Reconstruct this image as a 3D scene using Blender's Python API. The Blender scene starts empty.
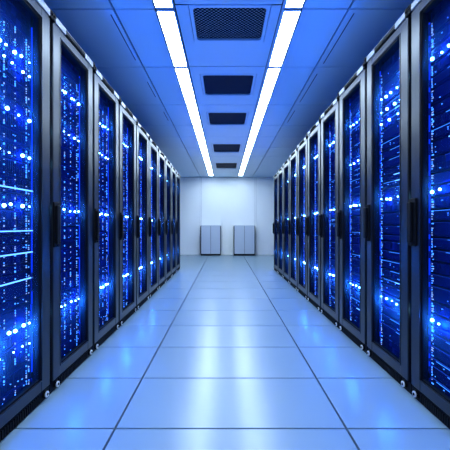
import bpy, bmesh, math, random
from mathutils import Vector, Matrix
sc = bpy.context.scene
C = sc.collection
R = math.radians
random.seed(7)

# ------------------------------------------------------------------ materials
def nodes(name):
    m = bpy.data.materials.new(name); m.use_nodes = True
    nt = m.node_tree; nt.nodes.clear()
    out = nt.nodes.new('ShaderNodeOutputMaterial')
    return m, nt, out

def pbr(name, col, rough=.5, metal=0., spec=.5, noise=0., nscale=8., bump=0., bscale=200., coat=0.):
    m, nt, out = nodes(name)
    b = nt.nodes.new('ShaderNodeBsdfPrincipled')
    b.inputs['Base Color'].default_value = (*col, 1)
    b.inputs['Roughness'].default_value = rough
    b.inputs['Metallic'].default_value = metal
    b.inputs['Specular IOR Level'].default_value = spec
    if coat:
        b.inputs['Coat Weight'].default_value = coat
        b.inputs['Coat Roughness'].default_value = .12
    nt.links.new(b.outputs[0], out.inputs[0])
    tc = nt.nodes.new('ShaderNodeTexCoord')
    if noise:
        n = nt.nodes.new('ShaderNodeTexNoise'); n.inputs['Scale'].default_value = nscale
        n.inputs['Detail'].default_value = 4
        nt.links.new(tc.outputs['Object'], n.inputs['Vector'])
        mr = nt.nodes.new('ShaderNodeMapRange')
        mr.inputs['To Min'].default_value = max(.02, rough-noise); mr.inputs['To Max'].default_value = rough+noise
        nt.links.new(n.outputs['Fac'], mr.inputs['Value'])
        nt.links.new(mr.outputs[0], b.inputs['Roughness'])
    if bump:
        n = nt.nodes.new('ShaderNodeTexNoise'); n.inputs['Scale'].default_value = bscale
        nt.links.new(tc.outputs['Object'], n.inputs['Vector'])
        bp = nt.nodes.new('ShaderNodeBump'); bp.inputs['Strength'].default_value = bump
        bp.inputs['Distance'].default_value = .002
        nt.links.new(n.outputs['Fac'], bp.inputs['Height'])
        nt.links.new(bp.outputs[0], b.inputs['Normal'])
    return m

def emit(name, col, s):
    m, nt, out = nodes(name)
    e = nt.nodes.new('ShaderNodeEmission')
    e.inputs['Color'].default_value = (*col, 1); e.inputs['Strength'].default_value = s
    nt.links.new(e.outputs[0], out.inputs[0])
    return m

def glass_mat(name):
    m, nt, out = nodes(name)
    t = nt.nodes.new('ShaderNodeBsdfTransparent'); t.inputs[0].default_value = (.70, .77, .97, 1)
    tl = nt.nodes.new('ShaderNodeBsdfTranslucent'); tl.inputs[0].default_value = (.8, .85, 1, 1)
    g = nt.nodes.new('ShaderNodeBsdfGlossy'); g.inputs['Roughness'].default_value = .16
    mx = nt.nodes.new('ShaderNodeMixShader'); mx.inputs[0].default_value = .022
    nt.links.new(t.outputs[0], mx.inputs[1]); nt.links.new(tl.outputs[0], mx.inputs[2])
    lw = nt.nodes.new('ShaderNodeFresnel'); lw.inputs['IOR'].default_value = 1.35
    sc_ = nt.nodes.new('ShaderNodeMath'); sc_.operation = 'MULTIPLY'; sc_.inputs[1].default_value = .0
    nt.links.new(lw.outputs[0], sc_.inputs[0])
    mx2 = nt.nodes.new('ShaderNodeMixShader')
    nt.links.new(sc_.outputs[0], mx2.inputs[0])
    nt.links.new(mx.outputs[0], mx2.inputs[1]); nt.links.new(g.outputs[0], mx2.inputs[2])
    nt.links.new(mx2.outputs[0], out.inputs[0])
    return m

def perforated(name, hole, web, cell):
    """woven wire look: a diagonal grid of light web over dark holes"""
    m, nt, out = nodes(name)
    tc = nt.nodes.new('ShaderNodeTexCoord')
    sx = nt.nodes.new('ShaderNodeSeparateXYZ'); nt.links.new(tc.outputs['Object'], sx.inputs[0])
    def mth(op, a, b=None):
        n = nt.nodes.new('ShaderNodeMath'); n.operation = op
        for i, v in enumerate((a, b)):
            if v is None: continue
            if isinstance(v, (int, float)): n.inputs[i].default_value = v
            else: nt.links.new(v, n.inputs[i])
        return n.outputs[0]
    u = mth('ADD', sx.outputs[0], sx.outputs[1]); v = mth('SUBTRACT', sx.outputs[0], sx.outputs[1])
    k = math.pi/cell
    s = mth('MULTIPLY', mth('ABSOLUTE', mth('SINE', mth('MULTIPLY', u, k))), mth('ABSOLUTE', mth('SINE', mth('MULTIPLY', v, k))))
    f = mth('LESS_THAN', s, .09)
    mix = nt.nodes.new('ShaderNodeMix'); mix.data_type = 'RGBA'
    mix.inputs[6].default_value = (*hole, 1); mix.inputs[7].default_value = (*web, 1)
    nt.links.new(f, mix.inputs[0])
    b = nt.nodes.new('ShaderNodeBsdfPrincipled'); b.inputs['Roughness'].default_value = .7
    b.inputs['Specular IOR Level'].default_value = .1
    nt.links.new(mix.outputs[2], b.inputs['Base Color'])
    nt.links.new(b.outputs[0], out.inputs[0])
    return m

M = dict(
    floor=pbr('floor_tile_laminate', (.19, .285, .36), .27, 0, 1.0),
    joint=pbr('floor_joint_black', (.012, .015, .03), .8),
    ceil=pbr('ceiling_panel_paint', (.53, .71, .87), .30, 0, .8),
    cjoint=pbr('ceiling_joint_dark', (.02, .03, .07), .8),
    wall=pbr('wall_panel_paint', (.93, .95, .97), .5, 0, .4),
    sidewall=pbr('side_wall_paint', (.12, .14, .2), .6),
    frame=pbr('rack_frame_steel', (.038, .043, .052), .29, .85, .5),
    cap=pbr('rack_cap_aluminium', (.36, .38, .42), .34, .7, .5),
    black=pbr('black_powder_coat', (.003, .0035, .005), .6, 0, .1),
    inner=pbr('rack_inner_dark', (.003, .006, .03), .7, 0, .05),
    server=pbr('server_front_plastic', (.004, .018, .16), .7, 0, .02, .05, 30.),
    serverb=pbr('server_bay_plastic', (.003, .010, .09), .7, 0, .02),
    chrome=pbr('bolt_chrome', (.92, .93, .95), .35, .6),
    glass=glass_mat('door_glass'),
    cab=pbr('cabinet_enamel', (.52, .58, .70), .5, 0, .4, 0, 8, .3, 90.),
    cabside=pbr('cabinet_side_dark', (.10, .13, .2), .5),
    lamp=emit('lamp_diffuser', (.64, .82, 1.0), 25.),
    dot=emit('led_dot_pale', (.42, .60, 1.0), 1.4),
    dotb=emit('led_dot_blue', (.06, .30, 1.0), 3.5),
    bright=emit('led_bright', (.22, .60, 1.0), 34.),
    bar=emit('shelf_glow_cyan', (.06, .34, 1.0), 1.5),  # lit shelf edges put in as emission, no lamp there
    barw=emit('shelf_glow_pale', (.16, .45, 1.0), 3.0),
    lip=emit('unit_lip_glow', (.03, .14, 1.0), .7),  # lit look of the unit lips, put in as emission
    edge=emit('unit_edge_glow', (.05, .18, 1.0), .5),  # lit look of the unit side edges, put in as emission
    strip=emit('rail_glow_blue', (.004, .05, 1.0), 1.0),  # added glow for the rack interior, along the rails
    mesh_big=perforated('vent_wire_mesh', (.001, .001, .003), (.34, .38, .46), .034),
    mesh_small=perforated('vent_fine_mesh', (.006, .010, .03), (.014, .024, .06), .012),
)

# ------------------------------------------------------------------ helpers
def box(bm, x0, x1, y0, y1, z0, z1, mi=0, bev=0):
    vs = [bm.verts.new((x, y, z)) for x in (x0, x1) for y in (y0, y1) for z in (z0, z1)]
    F = [(0, 1, 3, 2), (4, 6, 7, 5), (0, 4, 5, 1), (2, 3, 7, 6), (0, 2, 6, 4), (1, 5, 7, 3)]
    fs = []
    for f in F:
        fc = bm.faces.new([vs[i] for i in f]); fc.material_index = mi; fs.append(fc)
    if bev:
        es = list({e for f in fs for e in f.edges})
        r = bmesh.ops.bevel(bm, geom=es, offset=bev, segments=2, affect='EDGES', profile=.5)
        for f in r['faces']: f.material_index = mi

def cyl(bm, c, r, h, axis='X', n=20, mi=0, r2=None):
    rot = {'X': Matrix.Rotation(R(90), 4, 'Y'), 'Y': Matrix.Rotation(R(90), 4, 'X'), 'Z': Matrix.Identity(4)}[axis]
    r_ = bmesh.ops.create_cone(bm, cap_ends=True, segments=n, radius1=r, radius2=r if r2 is None else r2, depth=h,
                               matrix=Matrix.Translation(c) @ rot)
    for f in {f for v in r_['verts'] for f in v.link_faces}: f.material_index = mi

def mesh(name, bm, mats, smooth=False):
    bmesh.ops.recalc_face_normals(bm, faces=bm.faces)
    me = bpy.data.meshes.new(name); bm.to_mesh(me); bm.free()
    for m in (mats if isinstance(mats, (list, tuple)) else [mats]): me.materials.append(m)
    if smooth:
        for p in me.polygons: p.use_smooth = True
    return me

def link(name, me, parent=None, loc=(0, 0, 0)):
    o = bpy.data.objects.new(name, me); C.objects.link(o)
    o.location = loc
    if parent: o.parent = parent
    return o

def thing(name, label, cat, loc=(0, 0, 0), rz=0, group=None):
    o = bpy.data.objects.new(name, None); C.objects.link(o)
    o.empty_display_size = .1
    o.location = loc; o.rotation_euler = (0, 0, rz)
    o['label'] = label; o['category'] = cat
    if group: o['group'] = group
    return o

def struct(name, me):
    o = link(name, me); o['kind'] = 'structure'; return o

# ------------------------------------------------------------------ room shell
XW0, XW1 = -2.25, 2.32
Y0, Y1 = -2.4, 11.4
HC = 2.6
G = .0055
GC = .007

bm = bmesh.new()
xs = [XW0, -1.68, -.541, .597, 1.735, XW1]
ys = [Y0, -1.68, -1.12, -.56, 0, .56, 1.12, 1.672, 2.222, 2.787, 3.373, 3.986, 4.64, 5.34, 6.0, 6.68, 7.4, 8.1, 8.8, 9.5, 10.2, 10.8, Y1]
for i in range(len(xs)-1):
    for j in range(len(ys)-1):
        box(bm, xs[i]+G, xs[i+1]-G, ys[j]+G, ys[j+1]-G, -.03, 0, 0, .0015)
box(bm, XW0, XW1, Y0, Y1, -.08, -.024, 1)
struct('floor', mesh('floor', bm, [M['floor'], M['joint']]))

LL, LR = (-.508, -.385), (.445, .562)       # the two luminous strips
CS = [Y0, -1.1, -.2, .7, 1.6, 2.52, 3.445, 4.53, 5.46, 6.17, 7.01, 7.96, 9.07, Y1]
CC = [Y0, -.6, .4, 1.4, 2.47, 3.43, 4.53, 6.17, 7.96, Y1]
VX = (-.24, .31)
vents = [(2.50, 2.945), (3.63, 4.19), (4.84, 5.44), (6.72, 7.49), (8.77, 9.62)]
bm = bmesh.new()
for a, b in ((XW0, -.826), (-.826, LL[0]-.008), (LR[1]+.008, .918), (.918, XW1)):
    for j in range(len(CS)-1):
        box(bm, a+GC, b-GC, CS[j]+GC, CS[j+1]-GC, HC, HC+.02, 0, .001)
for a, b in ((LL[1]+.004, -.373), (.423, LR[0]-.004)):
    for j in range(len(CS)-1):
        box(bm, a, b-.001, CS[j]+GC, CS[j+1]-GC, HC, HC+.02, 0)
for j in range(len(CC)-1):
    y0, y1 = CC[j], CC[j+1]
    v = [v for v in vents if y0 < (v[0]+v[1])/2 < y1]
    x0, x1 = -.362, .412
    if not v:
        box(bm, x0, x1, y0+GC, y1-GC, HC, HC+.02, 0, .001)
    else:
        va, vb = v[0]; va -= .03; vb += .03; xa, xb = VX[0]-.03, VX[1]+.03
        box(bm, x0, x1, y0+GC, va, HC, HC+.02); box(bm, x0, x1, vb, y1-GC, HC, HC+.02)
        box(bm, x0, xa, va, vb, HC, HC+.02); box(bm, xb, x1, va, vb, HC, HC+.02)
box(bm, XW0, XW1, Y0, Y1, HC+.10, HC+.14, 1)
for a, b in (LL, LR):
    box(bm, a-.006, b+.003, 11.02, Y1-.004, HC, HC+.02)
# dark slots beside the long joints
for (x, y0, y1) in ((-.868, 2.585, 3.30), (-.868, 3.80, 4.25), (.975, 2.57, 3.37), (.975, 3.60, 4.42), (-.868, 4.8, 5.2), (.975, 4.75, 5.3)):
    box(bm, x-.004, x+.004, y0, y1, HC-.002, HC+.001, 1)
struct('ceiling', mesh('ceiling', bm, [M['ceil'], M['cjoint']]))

bm = bmesh.new()
for a, b in ((XW0, -.835), (-.835, -.79), (-.79, 1.00), (1.00, 1.045), (1.045, XW1)):
    box(bm, a+.002, b-.002, Y1, Y1+.02, 0, HC, 0, .0015)
box(bm, XW0, XW1, Y1+.006, Y1+.1, -.05, HC+.1, 1)
struct('wall_back', mesh('wall_back', bm, [M['wall'], M['cjoint']]))
for n, x0, x1 in (('wall_left', XW0-.1, XW0), ('wall_right', XW1, XW1+.1)):
    bm = bmesh.new(); box(bm, x0, x1, Y0, Y1, -.05, HC+.1); struct(n, mesh(n, bm, M['sidewall']))
bm = bmesh.new(); box(bm, XW0, XW1, Y0-.1, Y0, -.05, HC+.1); struct('wall_front', mesh('wall_front', bm, M['sidewall']))

# ------------------------------------------------------------------ ceiling lights
ordn = ['', 'nearest', 'second nearest', 'third nearest', 'fourth nearest', 'fifth nearest', 'sixth nearest', 'seventh nearest', 'farthest']
for side, (a, b) in (('left', LL), ('right', LR)):
    for j in range(len(CS)-1):
        y0, y1 = CS[j]+.024, (CS[j+1]-.024 if CS[j+1] < Y1 else 11.0)
        vis = j-3                                           # j=4 is the piece cut by the photo's top edge
        if vis == 1: lab = f'white strip light in the {side} ceiling row, cut by the top edge of the photo'
        elif vis == 2: lab = f'white strip light on the {side} of the nearest, coarse mesh ceiling vent'
        elif vis == 9: lab = f'white strip light closest to the back wall in the {side} ceiling row'
        elif vis > 2: lab = f'white strip light, {["", "", "", "second", "third", "fourth", "fifth", "sixth", "seventh"][vis]} whole one from the top in the {side} ceiling row'
        else: lab = f'white strip light in the {side} ceiling row, {["fourth", "third", "second", "first"][j]} one outside the frame'
        t = thing('ceiling_strip_light', lab, 'ceiling light', ((a+b)/2, (y0+y1)/2, HC), 0, f'strip lights in the {side} ceiling row')
        w, l = (b-a)/2, (y1-y0)/2
        bm = bmesh.new()
        box(bm, -w-.003, -w, -l, l, -.003, .03); box(bm, w, w+.003, -l, l, -.003, .03)
        box(bm, -w-.003, w+.003, -l-.013, -l, -.003, .03); box(bm, -w-.003, w+.003, l, l+.013, -.003, .03)
        box(bm, -w-.003, w+.003, -l-.013, l+.013, .008, .031)
        link('housing', mesh('housing', bm, M['ceil']), t)
        bm = bmesh.new(); box(bm, -w, w, -l, l, -.001, .004)
        link('diffuser', mesh('diffuser', bm, M['lamp']), t)

# ------------------------------------------------------------------ ceiling vents
vl = ['large ceiling vent with coarse dark wire mesh, nearest and biggest of the row',
      'dark blue ceiling vent, second in the row behind the coarse mesh vent',
      'dark ceiling vent, middle one of the row of five between the strip lights',
      'small looking dark ceiling vent, fourth in the row, second from the back wall',
      'dark ceiling vent closest to the back wall, last in the row']
for k, (y0, y1) in enumerate(vents):
    cx, cy = sum(VX)/2, (y0+y1)/2
    t = thing('ceiling_vent', vl[k], 'vent', (cx, cy, HC), 0, 'air vents along the middle of the ceiling')
    hw, hl = (VX[1]-VX[0])/2, (y1-y0)/2
    bm = bmesh.new()
    ow, ol = hw+.024, hl+.024
    outer = [bm.verts.new(p) for p in ((-ow, -ol, 0), (ow, -ol, 0), (ow, ol, 0), (-ow, ol, 0))]
    r = .035; inner = []
    for (sx, sy, a0) in ((1, 1, 0), (-1, 1, 90), (-1, -1, 180), (1, -1, 270)):
        for q in range(7):
            a = R(a0+q*15)
            inner.append(bm.verts.new((sx*(hw-r)+r*math.cos(a), sy*(hl-r)+r*math.sin(a), 0)))
    es = [bm.edges.new((l[i], l[(i+1) % len(l)])) for l in (outer, inner) for i in range(len(l))]
    bmesh.ops.triangle_fill(bm, edges=es, use_beauty=True)
    ex = bmesh.ops.extrude_face_region(bm, geom=bm.faces[:])
    bmesh.ops.translate(bm, verts=[v for v in ex['geom'] if isinstance(v, bmesh.types.BMVert)], vec=(0, 0, .018))
    bmesh.ops.translate(bm, verts=bm.verts, vec=(0, 0, -.003))
    link('vent_frame', mesh('vent_frame', bm, M['ceil']), t)
    bm = bmesh.new(); box(bm, -hw-.01, hw+.01, -hl-.01, hl+.01, .016, .022)
    link('grille', mesh('grille', bm, M['mesh_big'] if k == 0 else M['mesh_small']), t)

# ------------------------------------------------------------------ racks (local: x forward out of the door, y along the row)
HR = 2.25
_cache = {}
def cached(key, fn):
    if key not in _cache: _cache[key] = fn()
    return _cache[key]

def m_cabinet(P):
    bm = bmesh.new(); w = P/2-.002; D = -.95
    box(bm, D, -.034, -w, -w+.02, .07, HR-.03); box(bm, D, -.034, w-.02, w, .07, HR-.03)
    box(bm, D, D+.02, -w+.02, w-.02, .07, HR-.03)
    box(bm, D, -.034, -w+.02, w-.02, HR-.05, HR-.03); box(bm, D, -.034, -w+.02, w-.02, .07, .09)
    for s in (-1, 1):                                       # mounting rails
        y0, y1 = sorted((s*(w-.02), s*(w-.052)))
        box(bm, -.115, -.095, y0, y1, .09, HR-.05)
    return mesh('cabinet', bm, M['inner'])
ZG0, ZG1 = .135, HR-.10
def m_door(P):
    bm = bmesh.new(); w = P/2-.018; s = .09
    z0, z1 = .072, HR-.045
    box(bm, -.03, 0, -w, -w+s, z0, z1, 0, .004); box(bm, -.03, 0, w-s, w, z0, z1, 0, .004)
    box(bm, -.03, -.002, -w+s-.004, w-s+.004, z0, ZG0, 0, .003); box(bm, -.03, -.002, -w+s-.004, w-s+.004, ZG1, z1, 0, .003)
    # black inner gasket around the pane
    g = .010
    a = w-s
    box(bm, -.026, -.006, -a, -a+g, ZG0, ZG1, 1); box(bm, -.026, -.006, a-g, a, ZG0, ZG1, 1)
    box(bm, -.026, -.006, -a, a, ZG0, ZG0+g, 1); box(bm, -.026, -.006, -a, a, ZG1-g, ZG1, 1)
    return mesh('door', bm, [M['frame'], M['black']])
def m_glass(P):
    bm = bmesh.new(); a = P/2-.018-.09-.008
    box(bm, -.018, -.014, -a, a, ZG0+.006, ZG1-.006)
    return mesh('glass_pane', bm, M['glass'])
def m_trim(P):
    bm = bmesh.new(); a = P/2-.018-.09
    for (y0, y1, z0, z1) in ((-a-.006, -a, ZG0-.006, ZG1+.006), (a, a+.006, ZG0-.006, ZG1+.006), (-a, a, ZG0-.006, ZG0), (-a, a, ZG1, ZG1+.006)):
        box(bm, -.004, .003, y0, y1, z0, z1, 0, .001)
    return mesh('pane_bead', bm, M['frame'])
def m_cap(P):
    bm = bmesh.new(); w = P/2-.016
    box(bm, -.95, -.06, -w, w, HR-.03, HR-.002, 1)
    box(bm, -.06, .004, -w, w, HR-.03, HR, 0, .004)
    box(bm, -.06, .008, -w, -.15, HR-.044, HR-.004, 0, .004); box(bm, -.06, .008, .15, w, HR-.044, HR-.004, 0, .004)
    return mesh('top_rail', bm, [M['cap'], M['black']])
def m_capvent():
    bm = bmesh.new()
    box(bm, -.05, .002, -.15, .15, HR-.042, HR-.03)
    for i in range(20):
        y = -.143+i*.0150
        box(bm, .002, .007, y, y+.005, HR-.041, HR-.008)
    return mesh('vent_slots', bm, M['black'])
def m_hinge():
    bm = bmesh.new()
    box(bm, -.03, .012, -.014, .014, -.03, .018, 0, .003)
    cyl(bm, (.012, 0, -.004), .008, .01, 'X', 14)
    return mesh('corner_block', bm, M['black'])
def m_plinth(P):
    bm = bmesh.new(); w = P/2-.004
    box(bm, -.93, -.012, -w, w, .0, .068, 0, .003)
    for i in range(22):
        y = -w+.10+i*(2*w-.2)/22
        box(bm, -.012, -.004, y, y+.010, .014, .054, 0)
    return mesh('plinth', bm, M['black'])
def m_bolt():
    bm = bmesh.new()
    cyl(bm, (0, 0, 0), .022, .014, 'X', 22, 0)
    cyl(bm, (.009, 0, 0), .017, .008, 'X', 22, 1)
    cyl(bm, (.0135, 0, 0), .008, .004, 'X', 6, 0)
    return mesh('levelling_foot', bm, [M['black'], M['chrome']])
def m_handle():
    bm = bmesh.new()
    box(bm, 0, .010, -.034, .034, -.135, .135, 0, .004)
    box(bm, .010, .026, -.028, .012, -.115, .115, 0, .005)
    cyl(bm, (.012, .003, -.124), .006, .008, 'X', 12)
    return mesh('handle', bm, M['black'])
def m_strip():  # glowing strip added to light the interior, drawn where a rail looks lit
    bm = bmesh.new(); box(bm, -.006, 0, -.003, .003, ZG0+.02, ZG1-.02)
    return mesh('rail_glow', bm, M['strip'])
def m_server(h, sty, P):
    bm = bmesh.new(); w = P/2-.058
    box(bm, -.62, 0, -w, w, .002, h-(.003 if P > .63 else .009), 0, .0015)
    if sty == 'bays':
        n = 12; st = 2*(w-.02)/n
        rows = max(1, round(h/.05)); rh = (h-.012)/rows
        for r in range(rows):
            for i in range(n):
                if (i+r) % 5 == 4: continue
                y = -w+.02+i*st
                box(bm, 0, .006, y+.003, y+st-.003, .006+r*rh+.003, .006+(r+1)*rh-.003, 1)
    elif sty == 'slots':
        for i in range(26):
            y = -w+.05+i*(2*w-.1)/26
            box(bm, 0, .005, y, y+.007, .010, h-.012, 1)
    else:
        box(bm, 0, .008, -w+.012, w-.012, .008, h-.010, 1, .003)
        for s in (-1, 1): box(bm, 0, .018, s*(w-.014)-.004, s*(w-.014)+.004, .012, h-.014, 0, .002)
    return mesh('server', bm, [M['server'], M['serverb']])
COLS = (-.21, -.10, .015, .105, .205, .228)
def m_dots(h, side, seed):
    rnd = random.Random(seed*31+int(h*1000)); bm = bmesh.new()
    n = max(2, int(h/.0145))
    cols = COLS if side == 'left' else (-.225, -.215, .05, .205, .225)
    for ci, y in enumerate(cols):
        dens = (.4, .38, .5, .5, .7, .35)[ci] if side == 'left' else (.9, .4, .25, .35, .85)[ci]
        for q in range(n):
            if rnd.random() > dens: continue
            z = .006+q*(h-.012)/n
            hh = rnd.choice((.004, .006, .009)); ww = rnd.choice((.0016, .0022, .003))
            box(bm, .006, .0105, y-ww, y+ww, z, min(z+hh, h-.003), rnd.choice((0, 0, 1, 1, 1)))
    for q in range(rnd.randint(1, 5)):
        y = rnd.uniform(-.23, .2); z = rnd.uniform(.008, h-.014)
        box(bm, .006, .0105, y, y+rnd.choice((.004, .004, .008)), z, z+.003, 1)
    if side == 'right':
        box(bm, 0, .0035, -.245, .245, h-.0115, h-.0095, 4)
        for y in (-.238, .232): box(bm, .009, .0115, y, y+.003, .012, h-.02, 5)                                     # emission drawn as the lit outlines of the right hand units
        if rnd.random() < .8:  # partial glow bars stand in for lit shelf edges
            a = rnd.uniform(-.22, .05); b = rnd.uniform(a+.05, .24)
            box(bm, .006, .0105, a, b, h-.014, h-.0115, 2)
        if rnd.random() < .28:
            a = rnd.uniform(-.22, .02)
            box(bm, .006, .012, a, a+rnd.uniform(.08, .2), h-.016, h-.0115, 3)
    return mesh('indicator_lights', bm, [M['dot'], M['dotb'], M['bar'], M['barw'], M['lip'], M['edge']])
def m_led(r):
    bm = bmesh.new(); bmesh.ops.create_icosphere(bm, subdivisions=2, radius=r)
    return mesh('status_light', bm, M['bright'], True)
def m_bar(P):  # shelf edge that looks lit, drawn as a glowing bar
    bm = bmesh.new(); w = P/2-.06; box(bm, 0, .008, -w, w, -.003, .003)
    return mesh('shelf_edge_glow', bm, M['barw'])

def rack(side, k, P, X, yc, H, label, rowz, group):
    rot = 0 if side == 'left' else math.pi
    t = thing('server_rack', label, 'server rack', (X, yc, 0), rot, group)
    t.scale = (1, 1, H/HR)
    link('cabinet', cached(('cab', P), lambda: m_cabinet(P)), t)
    link('plinth', cached(('pl', P), lambda: m_plinth(P)), t)
    cap = link('top_rail', cached(('cap', P), lambda: m_cap(P)), t)
    link('vent_slots', cached('capv', m_capvent), cap)
    d = link('door', cached(('door', P), lambda: m_door(P)), t)
    link('glass_pane', cached(('gl', P), lambda: m_glass(P)), d)
    link('pane_bead', cached(('tr', P), lambda: m_trim(P)), d)
    link('handle', cached('hd', m_handle), d, (.001, -(P/2-.045), 1.0))
    for s in (-1, 1):
        link('corner_block', cached('hg', m_hinge), t, (0, s*(P/2-.0155), HR-.02))
        link('levelling_foot', cached('bt', m_bolt), t, (-.004, s*(P/2-.062), .036))
        link('rail_glow', cached('st', m_strip), t, (-.088, s*(P/2-.045), 0))
    rnd = random.Random(k*17+(0 if side == 'left' else 500))
    z = .10
    while z < HR-.10:
        h = rnd.choice((.0665, .0665, .0887, .0887, .0443, .133)) if side == 'left' else rnd.choice((.0665, .0665, .0665, .0887, .0443))
        if z+h > HR-.055: h = HR-.055-z
        if h < .03: break
        h = round(h, 4)
        sty = rnd.choice(('bays', 'bays', 'slots', 'plain')) if side == 'left' else rnd.choice(('plain', 'plain', 'plain', 'bays'))
        s = link('server', cached(('sv', h, sty, P), lambda: m_server(h, sty, P)), t, (-.09, 0, z))
        v = rnd.randrange(6)
        if z < HR-.2: link('indicator_lights', cached(('dt', h, side, v), lambda: m_dots(h, side, v)), s)['kind'] = 'stuff'
        z += h
    far = k > 4
    for (zr, n, pw) in rowz:
        n += 2; a_, b_ = (-.17, .225) if side == 'left' else (-.215, .17)
        ys_ = [a_+(b_-a_)*q/(n-1)+(rnd.uniform(-.02, .02) if 0 < q < n-1 else 0) for q in range(n)]
        for y in ys_:
            r = rnd.choice((.0045, .006, .0075, .0095)) if k < 3 else .0105
            link('status_light', cached(('led', r), lambda: m_led(r)), t, (-.076, y, zr+rnd.uniform(-.006, .006)))
        for yy in ((-.12, .14) if not far else (.05,)):
            L = bpy.data.lights.new('rack_glow', 'POINT'); L.energy = 2.3*pw*(1 if not far else 1.6)
            L.color = (.014, .23, 1.0); L.shadow_soft_size = .01
            lo = bpy.data.objects.new('rack_glow', L); C.objects.link(lo)
            lo.parent = t; lo.location = (-.064, yy, zr)
    return t

LN = ['first whole', 'second whole', 'third', 'fourth', 'fifth', 'sixth', 'seventh', 'eighth', 'ninth']
def row(side, P, X, H0, dH):
    s = 1 if side == 'left' else -1
    opp = 'left' if side == 'left' else 'right'
    for k in range(-2, 9):
        yc = 2.0+P*k+P/2
        H = H0-dH*max(k, 0)
        if k == -2: lab = f'dark server rack outside the frame at the near end of the {opp} row'
        elif k == -1: lab = f'largest dark server rack, cut by the {opp} edge of the photo'
        elif k == 0: lab = f'tall grey framed server rack with blue lights, second from the camera in the {opp} row'
        elif k == 8: lab = f'last server rack of the {opp} row, closest to the back wall'
        elif k == 7: lab = f'narrow looking server rack, second from the back wall end of the {opp} row'
        elif k == 6: lab = f'server rack third from the back wall end of the {opp} row'
        elif k == 5: lab = f'server rack fourth from the back wall end of the {opp} row'
        else: lab = f'blue lit glass door server rack, {["", "third", "fourth", "fifth", "sixth"][k]} from the camera in the {opp} row'
        if side == 'left':
            rz = [(1.90, 5, .5), (1.10, 4, .4), (.45, 5, 1.2)]
            if k in (-1,): rz += [(1.83, 4, .4), (1.58, 3, .5), (1.37, 4, .4), (.34, 4, .5)]
            if k in (0, 1): rz += [(1.63, 4, .3)]
        else:
            rz = [(1.90, 4, .6), (1.17, 4, .5), (.46, 4, 1.3)]
            if k in (0,): rz += [(1.80, 3, .3), (1.72, 2, .3)]
            if k in (1,): rz += [(1.55, 3, .3)]
        t = rack(side, k, P, X, yc, H, lab, rz, f'server racks of the {opp} row')
        if side == 'left' and k in (-1, -2):
            for z in (1.19, .966, .845, .70):
                link('shelf_edge_glow', cached(('bar', P), lambda: m_bar(P)), t, (-.084, 0, z))
row('left', .64, -1.02, 2.255, .016)
row('right', .62, 1.085, 2.285, .025)

# ------------------------------------------------------------------ cabinets against the back wall
def cabinet(x0, x1, label, darkside):
    w = (x1-x0)/2; cx = (x0+x1)/2; H = .985; D = .30
    t = thing('storage_cabinet', label, 'cabinet', (cx, Y1-D-.012, 0), 0, 'low cabinets against the back wall')
    bm = bmesh.new()
    box(bm, -w+.012, w-.012, .02, D, .05, H-.012, 0, .004)
    link('body', mesh('body', bm, M['cabside']), t)
    bm = bmesh.new(); box(bm, -w+.010, w-.010, .012, D, H-.012, H, 0, .004)
    link('top_panel', mesh('top_panel', bm, M['cab']), t)
    bm = bmesh.new(); box(bm, -w+.012, w-.012, .006, D-.02, .0, .05, 0, .002)
    link('plinth', mesh('plinth', bm, M['black']), t)
    for s in (-1, 1):
        a, b = sorted((s*.006, s*(w-.024)))
        bm = bmesh.new(); box(bm, a, b, 0, .02, .06, H-.016, 0, .004)
        d = link('door', mesh('door', bm, M['cab']), t)
        bm = bmesh.new(); box(bm, s*.028-.004, s*.028+.004, -.012, 0, .40, .55, 0, .002)
        link('handle', mesh('handle', bm, M['cab']), d)
        bm = bmesh.new(); box(bm, *sorted((s*(w-.016), s*w)), .0, D-.02, .03, H-.02, 0, .003)
        link('side_bumper', mesh('side_bumper', bm, M['black']), t)
cabinet(-.80, -.135, 'low pale two-door cabinet on the left, against the back wall', 0)
cabinet(.285, .985, 'low pale two-door cabinet on the right, against the back wall', 1)

# ------------------------------------------------------------------ camera, world, render look
cam = bpy.data.cameras.new('camera'); cam.sensor_width = 36; cam.lens = 36*340/450
co = bpy.data.objects.new('camera', cam); C.objects.link(co)
co.location = (0, 0, 1.0); co.rotation_euler = (R(90), 0, 0)
sc.camera = co
w = bpy.data.worlds.new('world'); sc.world = w; w.use_nodes = True
w.node_tree.nodes['Background'].inputs[0].default_value = (.01, .03, .1, 1)
w.node_tree.nodes['Background'].inputs[1].default_value = .2
sc.view_settings.view_transform = 'Standard'; sc.view_settings.look = 'None'
sc.view_settings.exposure = .38; sc.view_settings.gamma = 1
sc.cycles.use_denoising = True
sc.cycles.max_bounces = 8; sc.cycles.transparent_max_bounces = 12
sc.cycles.sample_clamp_indirect = 6
sc.cycles.use_light_tree = True
